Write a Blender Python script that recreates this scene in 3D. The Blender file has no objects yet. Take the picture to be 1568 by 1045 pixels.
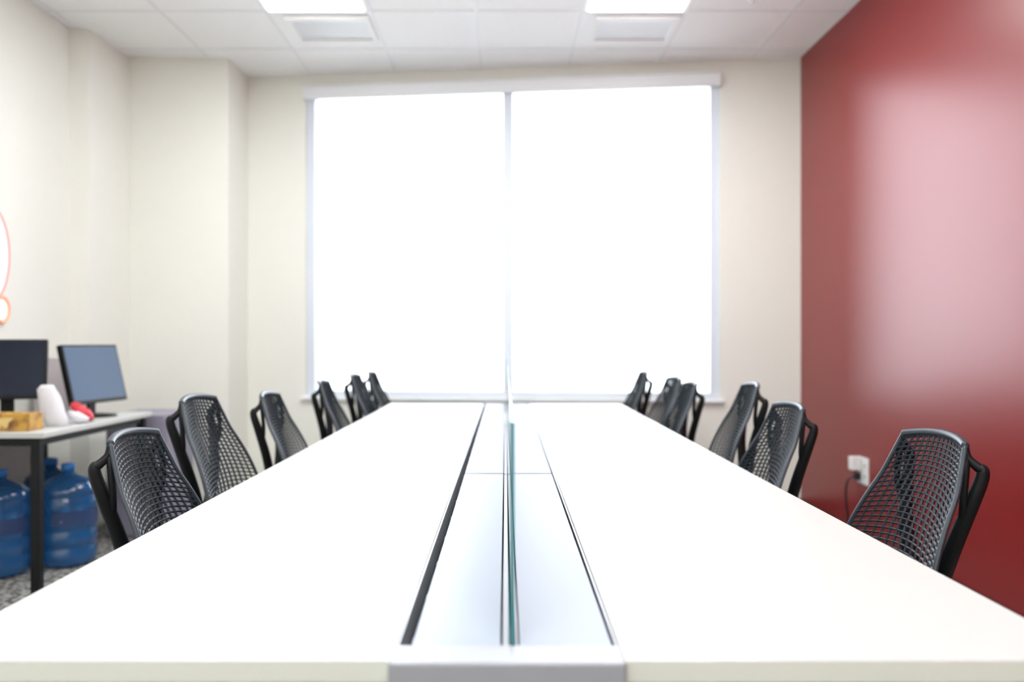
import bpy, bmesh, math, random
from mathutils import Vector, Matrix
random.seed(4)
scene = bpy.context.scene
COL = scene.collection
F = 1250.0; CH = 1.14; CEIL = 3.06

# ---------------------------------------------------------------- materials
def mat(name, color, rough=0.5, metal=0.0, spec=0.5, emit=None, estr=0.0, noise=None, bump=None, trans=0.0, coat=0.0):
    m = bpy.data.materials.new(name); m.use_nodes = True
    nt = m.node_tree; b = nt.nodes['Principled BSDF']
    b.inputs['Base Color'].default_value = (*color, 1)
    b.inputs['Roughness'].default_value = rough
    b.inputs['Metallic'].default_value = metal
    b.inputs['Specular IOR Level'].default_value = spec
    b.inputs['Transmission Weight'].default_value = trans
    b.inputs['Coat Weight'].default_value = coat
    if emit:
        b.inputs['Emission Color'].default_value = (*emit, 1)
        b.inputs['Emission Strength'].default_value = estr
    tc = nt.nodes.new('ShaderNodeTexCoord')
    if noise:
        c2, sc, lo, hi = noise
        n = nt.nodes.new('ShaderNodeTexNoise'); n.inputs['Scale'].default_value = sc
        n.inputs['Detail'].default_value = 4
        r = nt.nodes.new('ShaderNodeValToRGB')
        r.color_ramp.elements[0].position = lo; r.color_ramp.elements[1].position = hi
        r.color_ramp.elements[0].color = (*color, 1); r.color_ramp.elements[1].color = (*c2, 1)
        nt.links.new(tc.outputs['Object'], n.inputs['Vector'])
        nt.links.new(n.outputs['Fac'], r.inputs['Fac'])
        nt.links.new(r.outputs['Color'], b.inputs['Base Color'])
    if bump:
        sc, st = bump
        n = nt.nodes.new('ShaderNodeTexNoise'); n.inputs['Scale'].default_value = sc
        bp = nt.nodes.new('ShaderNodeBump'); bp.inputs['Strength'].default_value = st
        bp.inputs['Distance'].default_value = 0.002
        nt.links.new(tc.outputs['Object'], n.inputs['Vector'])
        nt.links.new(n.outputs['Fac'], bp.inputs['Height'])
        nt.links.new(bp.outputs['Normal'], b.inputs['Normal'])
    return m

def glass_mat(name, tint, refl=0.08, rough=0.0):
    m = bpy.data.materials.new(name); m.use_nodes = True
    nt = m.node_tree; nt.nodes.remove(nt.nodes['Principled BSDF'])
    out = nt.nodes['Material Output']
    t = nt.nodes.new('ShaderNodeBsdfTransparent'); t.inputs['Color'].default_value = (*tint, 1)
    g = nt.nodes.new('ShaderNodeBsdfGlossy'); g.inputs['Roughness'].default_value = rough
    fr = nt.nodes.new('ShaderNodeFresnel'); fr.inputs['IOR'].default_value = 1.45
    mx = nt.nodes.new('ShaderNodeMixShader')
    nt.links.new(fr.outputs[0], mx.inputs[0]); nt.links.new(t.outputs[0], mx.inputs[1])
    nt.links.new(g.outputs[0], mx.inputs[2]); nt.links.new(mx.outputs[0], out.inputs['Surface'])
    return m

m_cream = mat('wall_paint_cream', (0.88, 0.88, 0.81), 0.6, spec=0.3, bump=(180, 0.15))
m_red = mat('wall_paint_red', (0.235, 0.007, 0.007), 0.34, spec=0.78, bump=(90, 0.10))
m_carpet = mat('carpet', (0.05, 0.05, 0.055), 0.95, spec=0.1, noise=((0.42, 0.41, 0.38), 38, 0.40, 0.60), bump=(300, 0.6))
m_tbar = mat('ceiling_grid_paint', (0.86, 0.87, 0.88), 0.6)
m_lamp = mat('lamp_diffuser', (0.9, 0.9, 0.9), 0.5, emit=(0.97, 0.985, 1.0), estr=17.0)
m_white = mat('white_laminate', (0.585, 0.597, 0.57), 0.36, spec=0.45)
m_edge = mat('laminate_edge_band', (0.74, 0.79, 0.69), 0.45)
m_alu = mat('anodised_aluminium', (0.37, 0.39, 0.42), 0.42, metal=0.1)
m_lid = mat('channel_lid', (0.41, 0.475, 0.56), 0.48, metal=0.0, spec=0.35)
m_dark = mat('dark_plastic', (0.012, 0.013, 0.015), 0.5)
m_black = mat('black_nylon', (0.006, 0.007, 0.008), 0.45, spec=0.25)
m_net = mat('elastomer_net', (0.024, 0.036, 0.048), 0.40, spec=0.55)
m_fabric = mat('seat_fabric', (0.03, 0.035, 0.04), 0.9, bump=(400, 0.5))
m_frame = mat('window_frame_paint', (0.74, 0.80, 0.88), 0.4)
m_val = mat('shade_cassette', (0.86, 0.88, 0.90), 0.5)
m_glass = glass_mat('window_glass', (0.97, 0.98, 1.0))
m_dglass = glass_mat('divider_glass', (0.93, 0.97, 0.975))
m_teal = mat('glass_edge', (0.05, 0.25, 0.27), 0.2, spec=0.6)
m_jug = mat('blue_polycarbonate', (0.03, 0.17, 0.44), 0.12, spec=0.8, trans=0.5, coat=0.5)
m_jugcap = mat('jug_cap', (0.05, 0.25, 0.7), 0.4)
m_label = mat('jug_label', (0.03, 0.06, 0.16), 0.5, noise=((0.5, 0.6, 0.75), 14, 0.55, 0.6))
m_card = mat('printed_cardboard', (0.55, 0.31, 0.05), 0.6, noise=((0.28, 0.13, 0.03), 18, 0.45, 0.6))
m_paper = mat('white_paper', (0.76, 0.76, 0.79), 0.7)
m_redpl = mat('red_foil', (0.65, 0.03, 0.05), 0.35)
m_scr1 = mat('screen_off', (0.006, 0.012, 0.030), 0.18, spec=0.35)
m_scr2 = mat('screen_hazy', (0.040, 0.085, 0.16), 0.32, spec=0.2)
m_lilac = mat('lilac_grey_laminate', (0.30, 0.28, 0.36), 0.5)
m_lilac2 = mat('lilac_card', (0.60, 0.54, 0.57), 0.6)
m_plate = mat('outlet_plastic', (0.85, 0.85, 0.83), 0.35)
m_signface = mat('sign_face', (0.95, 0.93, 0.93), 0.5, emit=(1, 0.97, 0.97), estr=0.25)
m_signred = mat('sign_tube_red', (0.85, 0.28, 0.25), 0.4, emit=(1.0, 0.25, 0.2), estr=0.3)
m_signor = mat('sign_tube_orange', (0.9, 0.40, 0.24), 0.4, emit=(1.0, 0.4, 0.2), estr=0.3)
m_ground = mat('pale_concrete', (0.62, 0.62, 0.60), 0.9, noise=((0.5, 0.5, 0.5), 0.5, 0.4, 0.6))
m_sprk = mat('chrome', (0.6, 0.6, 0.6), 0.2, metal=1)
m_tile = mat('acoustic_tile', (0.945, 0.95, 0.95), 0.85, spec=0.1, noise=((0.96, 0.965, 0.965), 60, 0.4, 0.6), bump=(150, 0.3))

# ---------------------------------------------------------------- mesh builder
class MB:
    def __init__(s, mats): s.bm = bmesh.new(); s.mats = mats
    def _mark(s, before, mi, smooth):
        for f in s.bm.faces:
            if f not in before: f.material_index = mi; f.smooth = smooth
    def box(s, x0, x1, y0, y1, z0, z1, mi=0, bev=0.0, seg=2, M=None):
        before = set(s.bm.faces)
        r = bmesh.ops.create_cube(s.bm, size=1)
        T = Matrix.Translation(((x0+x1)/2, (y0+y1)/2, (z0+z1)/2)) @ Matrix.Diagonal((abs(x1-x0), abs(y1-y0), abs(z1-z0), 1))
        bmesh.ops.transform(s.bm, matrix=T, verts=r['verts'])
        vs = r['verts']
        if bev > 0:
            es = list({e for v in vs for e in v.link_edges})
            bmesh.ops.bevel(s.bm, geom=es, offset=bev, segments=seg, affect='EDGES', profile=0.5)
        if M is not None:
            nv = {v for f in s.bm.faces if f not in before for v in f.verts}
            bmesh.ops.transform(s.bm, matrix=M, verts=list(nv))
        s._mark(before, mi, False)
    def prism(s, pts, z0, z1, mi=0):
        before = set(s.bm.faces)
        lo = [s.bm.verts.new((p[0], p[1], z0)) for p in pts]
        hi = [s.bm.verts.new((p[0], p[1], z1)) for p in pts]
        n = len(pts)
        s.bm.faces.new(lo[::-1]); s.bm.faces.new(hi)
        for i in range(n):
            s.bm.faces.new((lo[i], lo[(i+1) % n], hi[(i+1) % n], hi[i]))
        s._mark(before, mi, False)
    def tube(s, pts, rad, mi=0, n=10, flat=1.0, closed=False, smooth_path=True):
        pts = [Vector(p) for p in pts]
        if not hasattr(rad, '__len__'): rad = [rad]*len(pts)
        if smooth_path and len(pts) > 2 and not closed:
            P = []; R = []
            for i in range(len(pts)-1):
                p0 = pts[max(i-1, 0)]; p1 = pts[i]; p2 = pts[i+1]; p3 = pts[min(i+2, len(pts)-1)]
                for k in range(5):
                    t = k/5
                    P.append(0.5*((2*p1)+(-p0+p2)*t+(2*p0-5*p1+4*p2-p3)*t*t+(-p0+3*p1-3*p2+p3)*t**3))
                    R.append(rad[i]*(1-t)+rad[i+1]*t)
            P.append(pts[-1]); R.append(rad[-1]); pts, rad = P, R
        before = set(s.bm.faces); rings = []
        N = len(pts); up = None
        for i, p in enumerate(pts):
            if closed: d = pts[(i+1) % N]-pts[i-1]
            else: d = pts[min(i+1, N-1)]-pts[max(i-1, 0)]
            d.normalize()
            if up is None:
                up = Vector((0, 0, 1)) if abs(d.z) < 0.9 else Vector((0, 1, 0))
            a = d.cross(up)
            if a.length < 1e-4: a = d.cross(Vector((1, 0, 0)))
            a.normalize(); b = a.cross(d).normalized(); up = b
            rings.append([s.bm.verts.new(p+(a*math.cos(2*math.pi*k/n)+b*math.sin(2*math.pi*k/n)*flat)*rad[i]) for k in range(n)])
        rng = N if closed else N-1
        for i in range(rng):
            A = rings[i]; B = rings[(i+1) % N]
            for k in range(n):
                s.bm.faces.new((A[k], A[(k+1) % n], B[(k+1) % n], B[k]))
        if not closed:
            s.bm.faces.new(rings[0][::-1]); s.bm.faces.new(rings[-1])
        s._mark(before, mi, True)
    def lathe(s, prof, cx=0, cy=0, mi=0, n=32, cap=True):
        before = set(s.bm.faces); rings = []
        for r, z in prof:
            rings.append([s.bm.verts.new((cx+r*math.cos(2*math.pi*k/n), cy+r*math.sin(2*math.pi*k/n), z)) for k in range(n)])
        for i in range(len(rings)-1):
            for k in range(n):
                s.bm.faces.new((rings[i][k], rings[i][(k+1) % n], rings[i+1][(k+1) % n], rings[i+1][k]))
        if cap:
            s.bm.faces.new(rings[0][::-1]); s.bm.faces.new(rings[-1])
        s._mark(before, mi, True)
    def obj(s, name, parent=None, loc=(0, 0, 0), rotz=0.0, weld=True):
        me = bpy.data.meshes.new(name)
        bmesh.ops.recalc_face_normals(s.bm, faces=s.bm.faces)
        s.bm.to_mesh(me); s.bm.free()
        for m in s.mats: me.materials.append(m)
        o = bpy.data.objects.new(name, me); COL.objects.link(o)
        o.location = loc; o.rotation_euler = (0, 0, rotz)
        if parent: o.parent = parent
        return o
def empty(name, loc=(0, 0, 0), rotz=0.0):
    e = bpy.data.objects.new(name, None); e.empty_display_size = 0.1
    e.location = loc; e.rotation_euler = (0, 0, rotz); COL.objects.link(e); return e

# ---------------------------------------------------------------- room shell
b = MB([m_carpet]); b.box(-3.1, 2.2, -4.2, 6.2, -0.1, 0.0); b.obj('floor')
b = MB([m_cream])
b.prism([(-2.745, -4.0), (-2.66, 4.98), (-2.55, 5.0), (-2.52, 5.48), (-1.872, 5.515), (-1.859, 5.897), (-1.84, 6.15), (-3.0, 6.15), (-3.0, -4.0)][::-1], 0, CEIL)
b.obj('wall_left')
b = MB([m_red]); b.prism([(1.986, -4.0), (2.15, -4.0), (2.15, 5.75), (1.986, 5.75)], 0, CEIL); b.obj('wall_right')
b = MB([m_cream]); b.box(-3.0, 2.15, -4.15, -4.0, 0, CEIL); b.obj('wall_front')
ANG = math.atan2(5.49-5.897, 1.986+1.859)
P0 = (-1.859, 5.897, 0); U0, U1, UM = 0.429, 3.333, 1.883; Z0, Z1 = 0.753, 2.965; L = 3.867
b = MB([m_cream])
b.box(-0.02, U0, 0, 0.22, 0, CEIL); b.box(U1, L, 0, 0.22, 0, CEIL)
b.box(U0, U1, 0, 0.22, 0, Z0); b.box(U0, U1, 0, 0.22, Z1, CEIL)
b.obj('wall_back', loc=P0, rotz=ANG)
b = MB([m_frame, m_glass, m_val])
w = 0.06
b.box(U0, U0+w, 0.02, 0.12, Z0, Z1, 0, 0.004); b.box(U1-w, U1, 0.02, 0.12, Z0, Z1, 0, 0.004)
b.box(U0+w, U1-w, 0.02, 0.12, Z0, Z0+0.045, 0, 0.004); b.box(U0+w, U1-w, 0.02, 0.12, Z1-0.05, Z1, 0, 0.004)
b.box(UM-0.034, UM+0.034, 0.02, 0.12, Z0+0.045, Z1-0.05, 0, 0.004)
b.box(U0+w, UM-0.034, 0.065, 0.071, Z0+0.045, Z1-0.05, 1); b.box(UM+0.034, U1-w, 0.065, 0.071, Z0+0.045, Z1-0.05, 1)
b.box(U0-0.01, U1+0.01, -0.05, 0.018, Z1-0.085, Z1+0.005, 2, 0.012)
b.obj('window_1', loc=P0, rotz=ANG)
b = MB([m_val]); b.box(U0-0.03, U1+0.03, -0.03, 0.02, Z0-0.025, Z0, 0, 0.005); b.obj('trim_1', loc=P0, rotz=ANG)
b = MB([m_dark]); b.box(1.974, 1.986, -4.0, 5.47, 0, 0.09, 0, 0.003); b.obj('baseboard_right')
b = MB([m_dark]); b.box(0.0, L, -0.012, 0.0, 0, 0.09, 0, 0.003); b.obj('baseboard_back', loc=P0, rotz=ANG)

b = MB([m_tile]); b.box(-3.0, 2.15, -4.15, 6.15, CEIL, CEIL+0.1); b.obj('ceiling')
b = MB([m_tbar])
gx = [-0.78+0.61*k for k in range(-3, 5)]; gy = [4.72+0.61*k for k in range(-14, 2)]
for x in gx:
    if -2.7 < x < 1.98:
        yend = 5.86-(x+1.86)*0.1058 if x > -1.86 else (5.48 if x > -2.5 else 4.9)
        b.box(x-0.011, x+0.011, -4.0, yend, CEIL-0.004, CEIL)
for y in gy:
    xl = -1.86 if y > 5.49 else (-2.52 if y > 5.0 else -2.68)
    b.box(xl, 1.985, y-0.011, y+0.011, CEIL-0.0035, CEIL)
b.obj('trim_ceiling_grid')
for (xa, xb) in ((-1.39, -0.78), (0.44, 1.05)):
    for ya in (3.50, 1.06, -1.38, -3.82):
        b = MB([m_tbar, m_lamp])
        b.box(xa+0.012, xb-0.012, ya+0.012, ya+1.208, CEIL-0.012, CEIL-0.0005, 0)
        b.box(xa+0.035, xb-0.035, ya+0.035, ya+1.185, CEIL-0.018, CEIL-0.010, 1, 0.003)
        b.obj('ceiling_light')
m_vent = mat('vent_paint', (0.90, 0.93, 0.96), 0.4)
for xa in (-1.30, 0.53):
    b = MB([m_tile, m_vent])
    x0, x1, y0, y1 = xa, xa+0.50, 4.79, 5.16
    b.box(x0, x1, y0, y0+0.03, CEIL-0.022, CEIL-0.0005, 0, 0.003); b.box(x0, x1, y1-0.03, y1, CEIL-0.022, CEIL-0.0005, 0, 0.003)
    b.box(x0, x0+0.03, y0+0.03, y1-0.03, CEIL-0.022, CEIL-0.0005, 0, 0.003); b.box(x1-0.03, x1, y0+0.03, y1-0.03, CEIL-0.022, CEIL-0.0005, 0, 0.003)
    b.box(x0+0.03, x1-0.03, y0+0.03, y1-0.03, CEIL-0.006, CEIL-0.0005, 1)
    for k in range(6):
        yy = y0+0.06+k*0.05
        b.box(x0+0.03, x1-0.03, yy, yy+0.03, CEIL-0.011, CEIL-0.008, 1)
    b.obj('air_vent')
b = MB([m_tile, m_sprk]); b.lathe([(0.035, CEIL-0.0005), (0.033, CEIL-0.008), (0.010, CEIL-0.010), (0.008, CEIL-0.03), (0.016, CEIL-0.032), (0.016, CEIL-0.034)], 1.37, 4.53, 0); b.obj('sprinkler_head')

# ---------------------------------------------------------------- conference table
TX = 0.755; TZ = 0.74; TH = 0.030
mods = [(1.025, 2.5), (2.5, 3.94), (3.94, 5.36)]
table = empty('conference_table', (0, 3.2, 0))
def tp(b, name): 
    o = b.obj(name, parent=table, loc=(0, -3.2, 0)); return o
b = MB([m_white, m_edge])
for (ya, yb) in mods:
    for sx in (-1, 1):
        xa, xb = (-TX, -0.145) if sx < 0 else (0.150, TX)
        b.box(xa, xb, ya+0.0012, yb-0.0012, TZ-TH, TZ, 0, 0.003)
b.bm.normal_update()
for f in b.bm.faces:
    if abs(f.normal.z) < 0.3: f.material_index = 1
tp(b, 'desktops')
b = MB([m_alu, m_lid]); b.box(-0.146, 0.151, 1.012, 1.075, TZ-0.055, TZ+0.002, 0, 0.004, 3)
b.box(-0.146, 0.151, 5.33, 5.375, TZ-0.055, TZ+0.002, 0, 0.004, 3)
tp(b, 'end_caps')
b = MB([m_lid, m_alu, m_dark])
for i, (ya, yb) in enumerate(mods):
    y0 = 1.077 if i == 0 else ya+0.008; y1 = 5.328 if i == 2 else yb-0.008
    b.box(-0.124, -0.0065, y0, y1, TZ-0.006, TZ-0.001, 0, 0.001)
    b.box(0.0185, 0.141, y0, y1, TZ-0.006, TZ-0.001, 0, 0.001)
    b.box(-0.0035, 0.0045, y0, y1, TZ-0.03, TZ-0.003, 1); b.box(0.0135, 0.0165, y0, y1, TZ-0.03, TZ-0.003, 1)
tp(b, 'channel_lids')
b = MB([m_dark, m_alu])
b.box(-0.142, 0.147, 1.08, 5.32, TZ-0.12, TZ-0.11, 0)
b.box(-0.1445, -0.141, 1.08, 5.32, TZ-0.12, TZ-0.002, 1); b.box(0.1455, 0.149, 1.08, 5.32, TZ-0.12, TZ-0.002, 1)
k = 1.12
while k < 5.2:
    b.box(-0.14, -0.10, k, k+0.03, TZ-0.09, TZ-0.06, 0, 0.003); b.box(-0.137, -0.126, k+0.06, k+0.085, TZ-0.06, TZ-0.035, 1, 0.002); k += 0.21
tp(b, 'cable_tray')
b = MB([m_alu, m_dark])
for y in (1.25, 2.5, 3.94, 5.15):
    for sx in (-1, 1):
        b.box(sx*0.24-0.03, sx*0.24+0.03, y-0.03, y+0.03, 0.0, TZ-TH-0.05, 0, 0.004)
        b.box(sx*0.16, sx*0.70, y-0.02, y+0.02, TZ-TH-0.05, TZ-TH, 0, 0.004)
    b.box(-0.27, 0.27, y-0.025, y+0.025, TZ-0.17, TZ-0.13, 0, 0.004)
tp(b, 'support_frames')
gd = empty('glass_divider', (0.009, 3.2, TZ))
for i, (ya, yb) in enumerate(mods):
    y0 = 1.078 if i == 0 else ya+0.02; y1 = 5.32 if i == 2 else yb-0.02
    b = MB([m_dglass, m_teal]); b.box(-0.0028, 0.0028, y0-3.2, y1-3.2, -0.02, 0.295)
    b.bm.normal_update()
    for f in b.bm.faces:
        if abs(f.normal.x) < 0.5: f.material_index = 1
    b.obj('glass_panel', parent=gd)

# ---------------------------------------------------------------- office chairs
def back_surf(u, v):
    vv = v + 0.20*(1-u*u)*v*(1-v)
    hw = 0.225-0.097*vv**1.4
    z = 0.50+0.42*vv+0.014*(1-u*u)*vv
    x = -0.205-0.125*vv+0.050*u*u*(1-0.5*vv)+0.02*math.sin(math.pi*min(1, vv*1.3))
    return Vector((x, hw*u, z))
def make_chair_meshes():
    D = {}
    NU, NV = 15, 32
    b = MB([m_net]); g = [[b.bm.verts.new(back_surf(-1+2*i/NU, j/NV)) for i in range(NU+1)] for j in range(NV+1)]
    for j in range(NV):
        for i in range(NU):
            b.bm.faces.new((g[j][i], g[j][i+1], g[j+1][i+1], g[j+1][i]))
    o = b.obj('tmp_net')
    wm = o.modifiers.new('w', 'WIREFRAME'); wm.thickness = 0.0078; wm.use_even_offset = False; wm.use_boundary = True
    dg = bpy.context.evaluated_depsgraph_get(); me = bpy.data.meshes.new_from_object(o.evaluated_get(dg))
    bpy.data.objects.remove(o); me.name = 'net'; D['net_back'] = me
    b = MB([m_black, m_net])
    for s_ in (-1, 1):
        b.tube([back_surf(s_, j/8) for j in range(9)], 0.006, 1, 8)
    b.tube([back_surf(-1+2*i/10, 1) for i in range(11)], 0.009, 1, 8)
    b.tube([back_surf(-1+2*i/10, 0) for i in range(11)], 0.011, 0, 8)
    c = back_surf(1, 1)
    for s_ in (-1, 1):
        b.tube([(-0.290, s_*0.012, 0.47), (-0.290, s_*0.050, 0.58), (-0.296, s_*0.100, 0.69), (-0.318, s_*0.136, 0.80),
                (-0.330, s_*0.146, 0.846), (-0.332, s_*0.148, 0.868), (-0.324, s_*0.144, 0.874), (c.x-0.004, s_*(c.y+0.004), 0.893), (c.x, s_*c.y, c.z-0.004)],
               [0.022, 0.020, 0.018, 0.016, 0.0145, 0.013, 0.011, 0.009, 0.008], 0, 10)
        lo = back_surf(s_, 0.0)
        b.tube([(-0.285, s_*0.01, 0.49), (-0.25, s_*0.13, 0.485), (lo.x, s_*abs(lo.y), lo.z)], [0.018, 0.012, 0.010], 0, 10)
        b.tube([(-0.303, s_*0.120, 0.75), (-0.294, s_*0.138, 0.80), (-0.300, s_*0.138, 0.872), (c.x-0.002, s_*c.y, 0.895)], [0.009, 0.008, 0.008, 0.007], 0, 8)
    b.tube([(-0.10, 0, 0.40), (-0.24, 0, 0.405), (-0.284, 0, 0.44), (-0.291, 0, 0.53)], [0.035, 0.032, 0.028, 0.02], 0, 12)
    D['back_tower'] = b.obj('t')
    b = MB([m_fabric, m_black])
    NX, NY = 14, 14
    top = []; bot = []
    for i in range(NX+1):
        r1 = []; r2 = []
        for j in range(NY+1):
            a = -1+2*i/NX; c2 = -1+2*j/NY
            px = a*math.sqrt(1-0.32*c2*c2); py = c2*math.sqrt(1-0.32*a*a)
            px *= 0.235; py *= 0.245
            e = max(abs(a), abs(c2)); drop = 0.02*max(0, e-0.75)/0.25
            z = 0.475-0.012*(1-c2*c2)-(0.035*max(0, a-0.3)**2/0.49)-drop
            r1.append(b.bm.verts.new((px+0.0, py, z))); r2.append(b.bm.verts.new((px*0.96, py*0.96, z-0.045+drop)))
        top.append(r1); bot.append(r2)
    for i in range(NX):
        for j in range(NY):
            f = b.bm.faces.new((top[i][j], top[i+1][j], top[i+1][j+1], top[i][j+1])); f.smooth = True
            f = b.bm.faces.new((bot[i][j], bot[i][j+1], bot[i+1][j+1], bot[i+1][j])); f.smooth = True; f.material_index = 1
    for i in range(NX):
        for j in (0, NY):
            b.bm.faces.new((top[i][j], top[i+1][j], bot[i+1][j], bot[i][j]))
    for j in range(NY):
        for i in (0, NX):
            b.bm.faces.new((top[i][j], top[i][j+1], bot[i][j+1], bot[i][j]))
    b.box(-0.12, 0.10, -0.09, 0.09, 0.375, 0.43, 1, 0.015)
    D['seat'] = b.obj('t')
    b = MB([m_black, m_dark])
    b.lathe([(0.028, 0.10), (0.028, 0.26), (0.018, 0.262), (0.018, 0.44)], 0, 0, 0, 20)
    b.lathe([(0.05, 0.085), (0.045, 0.13), (0.03, 0.14)], 0, 0, 0, 20)
    for k in range(5):
        a = 2*math.pi*k/5+0.3; ca, sa = math.cos(a), math.sin(a)
        b.tube([(0.03*ca, 0.03*sa, 0.11), (0.14*ca, 0.14*sa, 0.10), (0.255*ca, 0.255*sa, 0.075)], [0.026, 0.02, 0.014], 0, 10, 0.8)
        for s_ in (-1, 1):
            cx, cy = 0.255*ca-s_*0.016*sa, 0.255*sa+s_*0.016*ca
            d = Vector((-sa, ca, 0))*0.008
            b.tube([Vector((cx, cy, 0.028))-d, Vector((cx, cy, 0.028))+d], 0.027, 1, 16, smooth_path=False)
        b.tube([(0.255*ca, 0.255*sa, 0.03), (0.255*ca, 0.255*sa, 0.075)], 0.008, 0, 8, smooth_path=False)
    D['star_base'] = b.obj('t')
    for k_ in list(D):
        if isinstance(D[k_], bpy.types.Object):
            o = D[k_]; D[k_] = o.data; o.data.name = k_; bpy.data.objects.remove(o)
    return D
CM = make_chair_meshes()
def chair(xi, yi, d, side, rot=0.0):
    X = (xi-774)/F*d; ztop = CH-(yi-525)/F*d
    dz = ztop-0.932
    off = 0.312
    a = (math.pi if side > 0 else 0.0)+rot
    cx = X+math.cos(a)*off; cy = d+math.sin(a)*off
    e = empty('office_chair', (cx, cy, 0), a)
    for k_, me in CM.items():
        o = bpy.data.objects.new(k_, me); COL.objects.link(o); o.parent = e
        o.location = (0, 0, 0 if k_ == 'star_base' else dz)
for c in ((1432, 665, 1.94, 1, 0.05), (1209, 620, 2.80, 1, 0.05), (1150, 589, 3.45, 1, -0.05), (1058, 587, 4.12, 1, 0.0), (1033, 579, 4.72, 1, 0.1), (986, 570, 5.28, 1, 0.0),
          (203, 663, 2.02, -1, 0.0), (302, 608, 2.78, -1, -0.08), (412, 603, 3.42, -1, 0.0), (495, 584, 4.15, -1, 0.05), (543, 574, 4.75, -1, 0.0), (569, 570, 5.34, -1, 0.0)):
    chair(*c)

# ---------------------------------------------------------------- side desk
DX0, DX1, DY0, DY1, DZ = -2.655, -2.02, 3.57, 4.68, 0.745
desk = empty('side_desk', (0, 0, 0))
b = MB([m_white, m_edge]); b.box(DX0, DX1, DY0, DY1, DZ-0.025, DZ, 0, 0.003); b.obj('desktop', parent=desk)
b = MB([m_black])
for x in (DX0+0.03, DX1-0.045):
    for y in (DY0+0.03, DY1-0.05):
        b.box(x-0.02, x+0.02, y-0.02, y+0.02, 0, DZ-0.025, 0, 0.003)
b.box(DX0+0.05, DX1-0.06, DY0+0.02, DY0+0.04, DZ-0.06, DZ-0.025); b.box(DX0+0.05, DX1-0.06, DY1-0.06, DY1-0.04, DZ-0.06, DZ-0.025)
b.box(DX1-0.055, DX1-0.035, DY0+0.05, DY1-0.07, DZ-0.06, DZ-0.025)
b.obj('legs', parent=desk)

def monitor(pos, ang, w, h, zb, tilt, scr, loc_base):
    e = empty('computer_monitor', (pos[0], pos[1], DZ), ang)
    Mt = Matrix.Translation((0, 0, zb-DZ)) @ Matrix.Rotation(-tilt, 4, 'X')
    b = MB([m_black, scr])
    b.box(-w/2, w/2, -0.012, 0.018, 0, h, 0, 0.004, 2, Mt)
    b.box(-w/2+0.012, w/2-0.012, -0.0135, -0.011, 0.018, h-0.012, 1, 0, 2, Mt)
    b.box(-w*0.32, w*0.32, 0.016, 0.045, 0.05, h-0.06, 0, 0.012, 2, Mt)
    b.obj('display', parent=e)
    b = MB([m_black])
    b.box(-0.03, 0.03, 0.045, 0.062, 0.0, zb-DZ+0.16, 0, 0.004)
    b.lathe([(0.11, 0.0), (0.108, 0.008), (0.04, 0.016)], 0, 0.03, 0, 28)
    b.obj('stand', parent=e)
monitor((-2.17, 4.37), math.radians(82), 0.46, 0.315, 0.82, math.radians(13), m_scr2, None)
monitor((-2.445, 3.98), math.radians(16), 0.37, 0.295, 0.862, math.radians(6), m_scr1, None)

m_print = mat('carton_print', (0.75, 0.55, 0.2), 0.5, noise=((0.2, 0.08, 0.03), 40, 0.5, 0.55))
b = MB([m_card, m_print]); b.box(-0.23, 0.23, -0.06, 0.06, 0, 0.078, 0, 0.003); b.box(-0.225, 0.225, -0.02, 0.02, 0.078, 0.0795, 1)
b.box(0.02, 0.16, -0.0615, -0.0598, 0.015, 0.06, 1)
b.obj('cardboard_carton', loc=(-2.35, 3.68, DZ), rotz=0.04)
b = MB([m_paper])
prof = [(0.050, 0), (0.055, 0.04), (0.052, 0.09), (0.045, 0.14), (0.038, 0.175), (0.026, 0.195)]
b.lathe(prof, 0, 0, 0, 14)
for v in b.bm.verts:
    t = v.co.z; v.co.x += -0.26*t+random.uniform(-0.007, 0.007); v.co.y = v.co.y*0.75+random.uniform(-0.007, 0.007)
b.obj('crumpled_paper_bag', loc=(-2.12, 3.86, DZ))
b = MB([m_redpl, m_paper])
b.tube([(-0.05, 0, 0.095), (-0.02, 0, 0.07), (0.02, 0, 0.04), (0.05, 0, 0.018)], [0.012, 0.034, 0.036, 0.014], 0, 12, 0.8)
b.tube([(-0.05, -0.03, 0.05), (0.0, -0.04, 0.03), (0.045, -0.03, 0.016)], [0.012, 0.028, 0.012], 1, 12)
for v in b.bm.verts:
    v.co += Vector((random.uniform(-1, 1), random.uniform(-1, 1), random.uniform(-1, 1)))*0.003
    v.co.z = max(0, v.co.z)
b.obj('snack_packet', loc=(-2.085, 4.02, DZ))
b = MB([m_lilac2]); b.box(-0.10, 0.10, -0.05, 0.05, 0, 0.31, 0, 0.004); b.box(-0.09, 0.09, -0.052, -0.05, 0.05, 0.1, 0, 0.001); b.obj('file_box', loc=(-2.53, 4.60, DZ))

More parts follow.
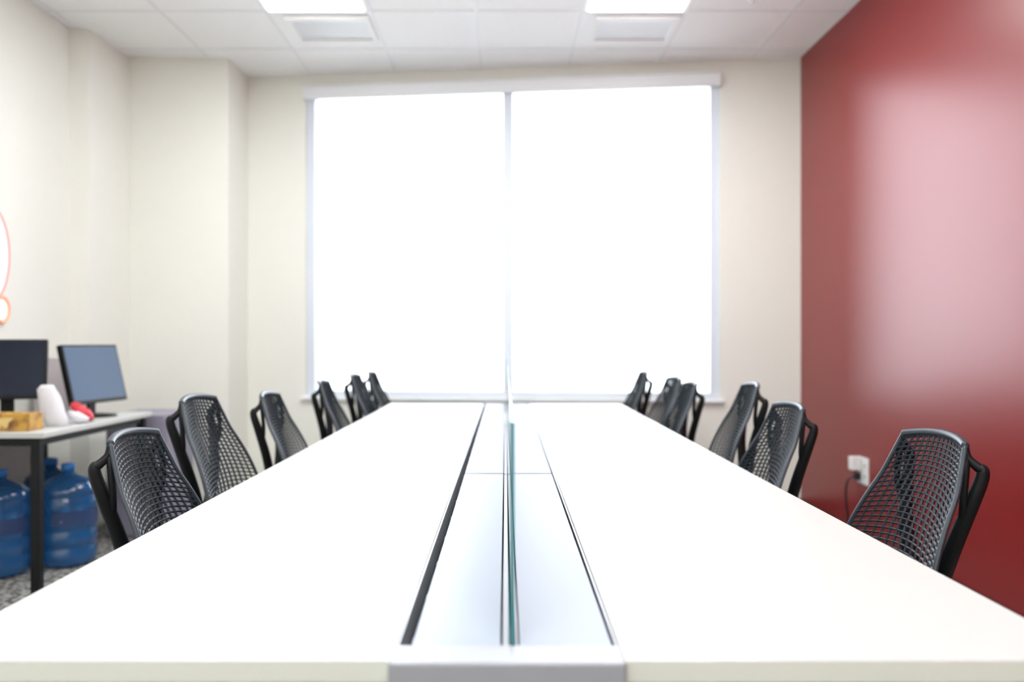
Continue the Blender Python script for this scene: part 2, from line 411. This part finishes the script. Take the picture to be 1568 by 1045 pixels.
def jug(x, y):
    b = MB([m_jug, m_jugcap, m_label])
    pr = [(0.02, 0.012), (0.105, 0.0), (0.128, 0.012), (0.135, 0.03)]
    z = 0.03
    for k in range(4):
        pr += [(0.135, z+0.055), (0.129, z+0.066), (0.129, z+0.074), (0.135, z+0.085)]; z += 0.085
    pr += [(0.134, 0.385), (0.122, 0.415), (0.09, 0.44), (0.045, 0.458), (0.030, 0.468), (0.028, 0.482)]
    b.lathe(pr, 0, 0, 0, 36)
    b.lathe([(0.032, 0.478), (0.033, 0.510), (0.028, 0.515)], 0, 0, 1, 24)
    n = 14; before = set(b.bm.faces); A = []; B = []
    for k in range(n+1):
        a = math.radians(-110+k*9); A.append(b.bm.verts.new((0.1375*math.cos(a), 0.1375*math.sin(a), 0.215))); B.append(b.bm.verts.new((0.1375*math.cos(a), 0.1375*math.sin(a), 0.285)))
    for k in range(n): b.bm.faces.new((A[k], A[k+1], B[k+1], B[k]))
    b._mark(before, 2, True)
    b.obj('water_jug', loc=(x, y, 0.0), rotz=random.uniform(-0.3, 0.3))
jug(-2.26, 4.22); jug(-2.49, 4.02); jug(-2.46, 4.42)
b = MB([m_lilac, m_alu]); b.box(-0.17, 0.17, -0.22, 0.22, 0.02, 0.72, 0, 0.006)
b.box(0.171, 0.176, -0.205, 0.205, 0.36, 0.705, 0, 0.003); b.box(0.171, 0.176, -0.205, 0.205, 0.035, 0.35, 0, 0.003)
b.box(0.176, 0.186, -0.06, 0.06, 0.60, 0.615, 1); b.box(0.176, 0.186, -0.06, 0.06, 0.27, 0.285, 1)
b.box(-0.15, 0.15, -0.2, 0.2, 0.0, 0.02, 0)
b.obj('filing_cabinet', loc=(-2.15, 4.96, 0))

sx = -2.664
sg = empty('wall_sign', (sx, 4.2, 1.62))
b = MB([m_signface, m_signred, m_signor])
def ell(cy, cz, ry, rz, x, n=48): return [(x, cy+ry*math.cos(2*math.pi*k/n), cz+rz*math.sin(2*math.pi*k/n)) for k in range(n)]
for (cy, cz, ry, rz, mi, tr) in ((-0.008, -0.02, 0.165, 0.25, 1, 0.006), (0.095, -0.305, 0.06, 0.065, 2, 0.009)):
    pa = [b.bm.verts.new(p) for p in ell(cy, cz, ry, rz, 0.004)]; pb = [b.bm.verts.new(p) for p in ell(cy, cz, ry, rz, 0.014)]
    b.bm.faces.new(pa[::-1]); b.bm.faces.new(pb)
    for k in range(48): b.bm.faces.new((pa[k], pa[(k+1) % 48], pb[(k+1) % 48], pb[k]))
    b.tube(ell(cy, cz, ry, rz, 0.014), tr, mi, 8, closed=True)
b.obj('face', parent=sg)

ou = empty('wall_outlet', (1.986, 4.52, 0.43))
b = MB([m_plate, m_dark])
b.box(-0.008, 0, -0.065, 0.065, -0.075, 0.075, 0, 0.003)
for yy in (-0.032, 0.032):
    for zz in (-0.03, 0.03):
        b.box(-0.011, -0.007, yy-0.018, yy+0.018, zz-0.02, zz+0.02, 0, 0.003)
        b.box(-0.0118, -0.0108, yy-0.009, yy-0.005, zz-0.007, zz+0.009, 1); b.box(-0.0118, -0.0108, yy+0.005, yy+0.009, zz-0.007, zz+0.009, 1)
b.obj('plate', parent=ou)
b = MB([m_plate, m_dark]); b.box(-0.065, -0.012, 0.005, 0.06, 0.0, 0.075, 0, 0.006); b.box(-0.04, -0.012, 0.01, 0.05, -0.055, -0.015, 1, 0.005)
b.tube([(-0.04, 0.03, -0.035), (-0.075, 0.035, -0.06), (-0.085, 0.04, -0.14), (-0.07, 0.05, -0.26), (-0.05, 0.08, -0.422)], 0.006, 1, 8)
b.obj('adapter', parent=ou)

# ---------------------------------------------------------------- outdoors
b = MB([m_ground]); b.box(-60, 60, 6.4, 120, -0.35, -0.25); b.obj('outdoor_ground')

# ---------------------------------------------------------------- light
wd = bpy.data.worlds.new('sky'); scene.world = wd; wd.use_nodes = True
bg = wd.node_tree.nodes['Background']; bg.inputs['Color'].default_value = (0.92, 0.96, 1.0, 1); bg.inputs['Strength'].default_value = 7.8
ld = bpy.data.lights.new('window_portal', 'AREA'); ld.shape = 'RECTANGLE'; ld.size = U1-U0; ld.size_y = Z1-Z0
ld.cycles.is_portal = True
lo = bpy.data.objects.new('window_portal', ld); COL.objects.link(lo)
um = (U0+U1)/2; n_ = 0.2
lo.location = (P0[0]+um*math.cos(ANG)-n_*math.sin(ANG), P0[1]+um*math.sin(ANG)+n_*math.cos(ANG), (Z0+Z1)/2)
lo.rotation_euler = (math.radians(-90), 0, ANG)

# ---------------------------------------------------------------- camera
cd = bpy.data.cameras.new('camera'); cam = bpy.data.objects.new('camera', cd); COL.objects.link(cam)
cam.location = (0, 0, CH); cam.rotation_euler = (math.radians(90), 0, 0)
cd.sensor_width = 36; cd.lens = F/1568*36; cd.shift_x = 10/1568; cd.shift_y = 2.5/1568
cd.clip_start = 0.05; cd.clip_end = 300
cd.dof.use_dof = True; cd.dof.focus_distance = 1.85; cd.dof.aperture_fstop = 1.9
scene.camera = cam
scene.view_settings.view_transform = 'Standard'
scene.view_settings.look = 'None'
scene.view_settings.exposure = 0.0
